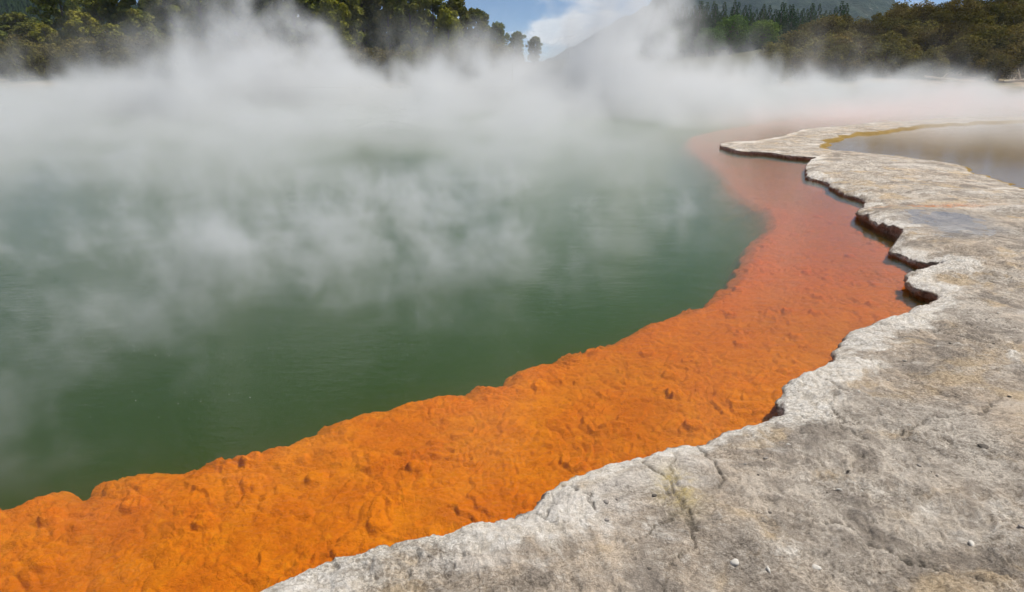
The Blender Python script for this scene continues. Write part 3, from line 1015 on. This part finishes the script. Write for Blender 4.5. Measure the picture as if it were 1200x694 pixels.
# scrub over the knoll on the right
placed = []
rows = [(75.5, 0.34, 0.86), (79, 0.36, 0.86), (84, 0.33, 0.86), (90, 0.33, 0.86), (96, 0.35, 0.86), (103, 0.36, 0.86), (110, 0.38, 0.86), (118, 0.42, 0.86)]
cnt = 0
for ri, (yy, b0, b1) in enumerate(rows):
    n = int((b1 - b0) * yy / 2.2)
    for k in range(n):
        b = b0 + (b1 - b0) * (k + rnd.random()) / n
        y = yy + rnd.uniform(-2.2, 2.2)
        x = b * y * 1.05
        z = float(hz(x, y))
        s = rnd.uniform(0.75, 1.35)
        if ri == 0:
            s *= 0.75
            lab, grp = 'bush at the sandy foot of the scrub knoll', 'bushes at the foot of the knoll'
        elif ri < 5:
            lab, grp = 'dark olive brown bush on the slope of the scrub knoll', 'bushes on the knoll slope'
        else:
            lab, grp = 'olive bush on the crest of the scrub knoll', 'bushes on the knoll crest'
        sz = 'small' if s < 0.92 else 'large' if s > 1.16 else 'mid sized'
        lab, grp = sz + ' ' + lab, sz + ' ' + grp
        put_tree('scrub_bush', shrubs[cnt % 5], (x, y, z - 0.15), (s * 1.1, s * 1.1, s), rnd.random() * 6.28, lab, 'bush', grp)
        cnt += 1

# plantation firs and two round trees in front of them
for k in range(95):
    b = 0.19 + 0.27 * ((k * 0.618034) % 1.0)
    y = 205 + 75 * (k / 95.0) + rnd.uniform(-3, 3)
    x = b * y
    s = rnd.uniform(0.85, 1.12)
    put_tree('fir_tree', firs[k % 3], (x, y, float(hz(x, y)) - 0.1), (s, s, s), rnd.random() * 6.28, 'dark plantation conifer in the stand below the mountain', 'conifer', 'plantation conifers')
put_tree('broadleaf_tree', broads[0], (38.5, 128, float(hz(38.5, 128)) - 0.1), (1.0, 1.0, 0.92), 0.3, 'large round mid green tree before the plantation', 'tree')
put_tree('broadleaf_tree', broads[1], (45.5, 132, float(hz(45.5, 132)) - 0.1), (0.9, 0.9, 0.78), 1.9, 'smaller bright green round tree between the big tree and the scrub knoll', 'tree')
put_tree('broadleaf_tree', broads[1], (30.5, 112, float(hz(30.5, 112)) - 0.1), (0.75, 0.75, 0.6), 4.0, 'low olive green tree half hidden in the steam plume', 'tree')
put_tree('broadleaf_tree', broads[0], (25.0, 116, float(hz(25.0, 116)) - 0.1), (0.8, 0.8, 0.75), 5.0, 'pale green tree fading inside the white steam', 'tree')


def forest_on(hill, n, seed, bounds, Hs):
    rg = np.random.default_rng(seed)
    dg = bpy.context.evaluated_depsgraph_get()
    V, F = [], []
    x0, x1, y0, y1 = bounds
    from mathutils.bvhtree import BVHTree
    bv = BVHTree.FromObject(hill, dg)
    for k in range(n):
        x, y = rg.uniform(x0, x1), rg.uniform(y0, y1)
        hit = bv.ray_cast(Vector((x, y, 500)), Vector((0, 0, -1)))
        if hit[0] is None or hit[0].z < 1:
            continue
        z = hit[0].z
        h = Hs * rg.uniform(0.7, 1.2)
        w = h * rg.uniform(0.16, 0.24)
        for lay in range(3):
            zb, zt = z + h * (0.05 + 0.27 * lay), z + h * (0.5 + 0.25 * lay)
            rw = w * (1 - 0.27 * lay)
            b = len(V)
            a0 = rg.random() * 6.28
            for s in range(5):
                q = rw * rg.uniform(0.7, 1.2)
                V.append((x + math.cos(a0 + s * 1.2566) * q, y + math.sin(a0 + s * 1.2566) * q, zb))
            V.append((x, y, zt))
            for s in range(5):
                F.append((b + s, b + (s + 1) % 5, b + 5))
    o = link_mesh('forest', mesh_np('forest', V, np.array(F)), M_FAR, smooth=False)
    tag(o, 'dense dark conifer forest covering the far hill', 'forest', kind='stuff')


forest_on(HILL, 5200, 77, (-640, -120, 360, 640), 11)


# ------------------------------------------------------------------ loose stones, bubbles, driftwood
def stone_mesh(seed, mat):
    rg = np.random.default_rng(seed)
    bm = bmesh.new()
    bmesh.ops.create_icosphere(bm, subdivisions=2, radius=1)
    off = rg.random(3) * 9
    for v in bm.verts:
        n = 0.22 * math.sin(v.co.x * 2.3 + off[0]) + 0.18 * math.sin(v.co.y * 3.1 + off[1]) + 0.14 * math.sin(v.co.z * 2.7 + v.co.x * 2 + off[2])
        v.co *= 1 + n
        v.co.z *= 0.6
        v.co.x *= 1.25
    me = bpy.data.meshes.new('stone')
    bm.to_mesh(me)
    bm.free()
    me.materials.append(mat)
    me.polygons.foreach_set('use_smooth', np.ones(len(me.polygons), dtype=bool))
    return me


def stone_mat(name, a, b):
    def fn(t, pos):
        n = t.noise(pos, 70, 5, 0.65)
        return t.mix(n, a, b), 0.85, t.n('ShaderNodeBump', {'Height': n, 'Strength': 0.5, 'Distance': 0.004})
    return mat_simple(name, fn)


M_ST_W = stone_mat('white_stone', (0.50, 0.46, 0.40), (0.68, 0.65, 0.60))
M_ST_G = stone_mat('grey_stone', (0.20, 0.18, 0.16), (0.40, 0.36, 0.32))
M_ST_D = stone_mat('dark_stone', (0.07, 0.06, 0.05), (0.16, 0.14, 0.12))
stones = {k: [stone_mesh(500 + i + j * 10, m) for i in range(3)] for j, (k, m) in enumerate((('w', M_ST_W), ('g', M_ST_G), ('d', M_ST_D)))}


def put_stone(kind, i, x, y, r, label, group=None):
    z, _ = terr_z(x, y)
    o = bpy.data.objects.new('pebble', stones[kind][i % 3])
    C.objects.link(o)
    o.location = (x, y, z + r * 0.25)
    o.scale = (r, r * rnd.uniform(0.75, 1.1), r * rnd.uniform(0.7, 1.0))
    o.rotation_euler = (rnd.uniform(-0.3, 0.3), rnd.uniform(-0.3, 0.3), rnd.random() * 6.28)
    tag(o, label, 'stone', group)


put_stone('d', 0, 2.93, 3.72, 0.026, 'lone dark brown pebble on smooth pale crust')
put_stone('w', 1, 1.07, 2.69, 0.018, 'white pebble beside a flat grey patch of crust')
put_stone('w', 2, 1.46, 2.68, 0.017, 'flat white pebble on the brown crust')
put_stone('w', 0, 2.29, 2.82, 0.018, 'white pebble with a dark shadow beside a pitted patch')
for k in range(70):
    for _ in range(20):
        x, y = rnd.uniform(0.3, 5.0), rnd.uniform(2.2, 6.5)
        if y > 2.3 + 0.0 * x and terr_z(x, y)[1] > 0.3:
            break
    kd = 'wgd'[k % 3]
    put_stone(kd, k, x, y, rnd.uniform(0.006, 0.013), {'w': 'tiny whitish pebble scattered over the grey crust', 'g': 'tiny grey brown pebble scattered over the crust', 'd': 'tiny dark pebble scattered over the pale crust'}[kd],
              {'w': 'tiny whitish pebbles', 'g': 'tiny grey brown pebbles', 'd': 'tiny dark pebbles'}[kd])


def build_bubbles():
    V, F = [], []
    rg = np.random.default_rng(9)
    bx, by = rg.uniform(-6, 1.5, 900), rg.uniform(3.9, 8.5, 900)
    good = (sdist(DEEP_P, bx, by) > 0.15) & (perlin(bx * 0.9, by * 0.9, 88) > 0.05)
    for x, y in zip(bx[good][:260], by[good][:260]):
        r = rg.uniform(0.0022, 0.0048)
        b = len(V)
        for zz, q in ((0.0, 1.0), (0.6, 0.8), (0.95, 0.35)):
            for s in range(6):
                V.append((x + r * q * math.cos(s * 1.047), y + r * q * math.sin(s * 1.047), 0.001 + r * zz))
        for i in range(2):
            for s in range(6):
                F.append((b + i * 6 + s, b + i * 6 + (s + 1) % 6, b + (i + 1) * 6 + (s + 1) % 6, b + (i + 1) * 6 + s))
        F.append(tuple(b + 12 + s for s in range(6)))
    m = mat_simple('bubble_foam', lambda t, pos: ((0.42, 0.46, 0.38, 1), 0.2, None))
    tag(link_mesh('bubbles', mesh_np('bubbles', V, F), m), 'gas bubbles floating on the green water', 'bubbles', kind='stuff')


build_bubbles()

M_WOOD = mat_simple('bleached_wood', lambda t, pos: (t.mix(t.noise(pos, 6, 5, 0.6), (0.42, 0.33, 0.22), (0.62, 0.53, 0.40)), 0.85, None))


def branch(pts, rad, twigs, label):
    x0, y0 = pts[0][0], pts[0][1]
    z0 = float(hz(x0, y0))
    V, F = [], []
    tube(V, F, [(a - x0, b - y0, c) for a, b, c in pts], rad, 7)
    for (i, d) in twigs:
        p = Vector((pts[i][0] - x0, pts[i][1] - y0, pts[i][2]))
        tube(V, F, [p, p + Vector(d) * 0.6 + Vector((0, 0, 0.05)), p + Vector(d)], [rad[i] * 0.7, rad[i] * 0.45, rad[i] * 0.2], 6)
    o = link_mesh('driftwood', mesh_np('driftwood', V, F), M_WOOD)
    o.location = (x0, y0, z0)
    tag(o, label, 'driftwood')


branch([(49.5, 72, 0.15), (51.0, 71.8, 0.3), (52.6, 71.6, 0.55), (54.2, 71.7, 0.6)], [0.14, 0.12, 0.09, 0.05], [(1, (-0.4, 0.1, 1.1)), (2, (0.8, 0.2, -0.3))], 'forked bleached branch lying on the bank beside the pond')
branch([(42.0, 73, 0.5), (43.6, 72.6, 0.3), (45.4, 72.3, 0.12), (46.6, 72.2, 0.08)], [0.10, 0.10, 0.08, 0.05], [(1, (0.6, 0.2, 0.5))], 'pale fallen trunk sloping down the sandy bank')


# ------------------------------------------------------------------ steam
def steam_material(name, dens):
    m, t, out = material(name)
    v = t.n('ShaderNodeVolumePrincipled', {'Color': (0.955, 0.965, 0.98, 1), 'Density': dens, 'Anisotropy': 0.15})
    t.nt.links.new(v, out.inputs['Volume'])
    return m


def steam(name, lo, hi, res, fn, mat, label):
    ng = bpy.data.node_groups.new(name, 'GeometryNodeTree')
    ng.interface.new_socket('Geometry', in_out='INPUT', socket_type='NodeSocketGeometry')
    ng.interface.new_socket('Geometry', in_out='OUTPUT', socket_type='NodeSocketGeometry')
    t = Tree(ng)
    pos = t.n('GeometryNodeInputPosition')
    d = fn(t, pos)
    vc = t.n('GeometryNodeVolumeCube', {'Density': d, 'Background': 0.0, 'Min': lo, 'Max': hi,
                                        'Resolution X': int((hi[0] - lo[0]) / res[0]), 'Resolution Y': int((hi[1] - lo[1]) / res[1]), 'Resolution Z': int((hi[2] - lo[2]) / res[2])})
    sm = t.n('GeometryNodeSetMaterial', {'Geometry': vc, 'Material': mat})
    out = ng.nodes.new('NodeGroupOutput')
    ng.links.new(sm, out.inputs[0])
    o = link_mesh(name, box_mesh(name, lo[0], hi[0], lo[1], hi[1], lo[2], hi[2]), mat, smooth=False)
    md = o.modifiers.new('steam', 'NODES')
    md.node_group = ng
    tag(o, label, 'steam', kind='stuff')
    return o


def edge_x(t, y):
    """x of the shelf edge at distance y, where the steam thins out"""
    a = t.lin(y, 3.5, 12.0, -2.0, 4.2)
    b = t.lin(y, 12.0, 27.0, 0.0, 2.6)
    c = t.lin(y, 27.0, 44.0, 0.0, 34.0)
    return t.add(t.add(a, b), c)


def near_field(t, pos):
    xyz = t.n('ShaderNodeSeparateXYZ', {0: pos}, out=None)
    x, y, z = xyz.outputs
    w1 = t.vm('SUBTRACT', t.noise(pos, 0.7, 3, 0.55, out=1), (0.5, 0.5, 0.5))
    sh = t.n('ShaderNodeCombineXYZ', {0: t.add(x, t.mul(z, 0.25)), 1: t.mul(y, 0.9), 2: t.mul(z, 0.22)})
    p = t.vm('ADD', sh, t.vm('MULTIPLY', w1, (2.0, 2.0, 1.2)))
    n = t.noise(p, 1.75, 7, 0.69)
    nb = t.noise(t.vm('ADD', pos, (9, 4, 2)), 0.24, 2, 0.5)
    inside = t.sub(edge_x(t, y), x)
    env = t.mul(t.ss(inside, -1.5, 2.8), t.ss(y, 3.5, 13.0, 0.55, 1.0))
    top = t.lin(y, 4, 16, 0.7, 1.3)
    k = t.ss(t.sub(t.add(n, t.mul(t.sub(nb, 0.5), 0.55)), t.mul(t.m('DIVIDE', z, top), 0.22)), 0.45, 0.66)
    low = t.mul(t.m('EXPONENT', t.mul(z, -2.5)), 0.07)
    d = t.mul(env, t.add(t.mul(k, t.ss(z, 1.75, 0.4)), low))
    return t.mul(d, t.ss(y, 17.0, 13.0))


def far_field(t, pos):
    xyz = t.n('ShaderNodeSeparateXYZ', {0: pos}, out=None)
    x, y, z = xyz.outputs
    w1 = t.vm('SUBTRACT', t.noise(pos, 0.11, 2, 0.5, out=1), (0.5, 0.5, 0.5))
    p = t.vm('ADD', t.vm('MULTIPLY', pos, (1.0, 0.8, 0.7)), t.vm('MULTIPLY', w1, (7.0, 7.0, 5.0)))
    n = t.noise(p, 0.32, 6, 0.62)
    inside = t.sub(edge_x(t, y), x)
    body = t.mul(t.ss(y, 13.0, 17.0), t.ss(y, 67.0, 60.0))
    env = t.mul(t.ss(inside, -1.5, 7.0), body)

    def g(v, c, s_, h=1.0):
        q = t.m('DIVIDE', t.sub(v, c), s_)
        return t.mul(t.m('EXPONENT', t.mul(t.mul(q, q), -1.0)), h)

    xl = t.add(x, t.mul(z, 0.25))                # plumes lean as they rise
    pl = t.add(t.mul(g(xl, -15.6, 3.6), g(y, 47, 9, 11.5)), t.mul(g(x, 7.6, 3.5), g(y, 48, 9, 11.0)))
    pl = t.add(pl, t.mul(g(x, -1, 8), g(y, 50, 12, 2.0)))
    top = t.add(pl, t.add(t.lin(y, 15, 40, 0.8, 1.25), t.ss(y, 44, 58, 0.0, 0.6)))
    lump = t.noise(t.vm('ADD', pos, (17, 60, 0)), 0.13, 3, 0.6)
    top = t.mul(top, t.ss(lump, 0.32, 0.68, 0.55, 1.75))
    k = t.ss(t.sub(n, t.mul(t.sub(t.m('DIVIDE', z, top), 0.45), 0.20)), 0.42, 0.64)
    k = t.mul(k, t.m('EXPONENT', t.mul(t.m('POWER', t.m('DIVIDE', z, top), 1.5), -0.55)))
    # torn wisps that rise above the bank
    pw = t.vm('ADD', t.vm('MULTIPLY', pos, (1.0, 0.9, 0.38)), t.vm('MULTIPLY', w1, (6.0, 6.0, 3.0)))
    nw = t.noise(t.vm('ADD', pw, (40, 3, 8)), 0.42, 5, 0.60)
    wisp = t.mul(t.ss(nw, 0.54, 0.70), t.mul(t.ss(z, 6.0, 1.0), t.mul(t.ss(y, 28, 40), t.mul(t.ss(x, 26, 10, 0.10, 1.0), t.ss(x, -30, -19, 0.4, 1.0)))))
    d = t.mul(env, t.add(t.mul(k, t.ss(z, 14.5, 11.0)), t.mul(wisp, 0.55)))
    # mist lying on the side pond
    mist = t.mul(t.mul(g(x, 23, 8), g(y, 29, 5)), t.mul(t.ss(z, 1.3, 0.1), t.ss(n, 0.34, 0.6)))
    return t.add(d, t.mul(mist, 0.75))


steam('steam', (-14, 3.2, 0.02), (7, 17.2, 1.82), (0.058, 0.065, 0.05), near_field, steam_material('thin_steam', 0.9), 'thin wisps of steam drifting over the green water')
steam('steam', (-50, 13, 0.02), (46, 67, 15.0), (0.25, 0.27, 0.22), far_field, steam_material('thick_steam', 0.34), 'thick bank of white steam rising from the far pool')

# ------------------------------------------------------------------ blue distance
M_HAZE, ht, hout = material('distant_air')
hv = ht.n('ShaderNodeVolumePrincipled', {'Color': (0.60, 0.80, 1.0, 1), 'Density': 0.0001, 'Anisotropy': 0.2})
ht.nt.links.new(hv, hout.inputs['Volume'])
tag(link_mesh('haze', box_mesh('haze', -3300, 3300, -3100, 3300, -5.0, 420), M_HAZE, smooth=False), 'faint blue air between the pool and the mountain', 'haze', kind='stuff')
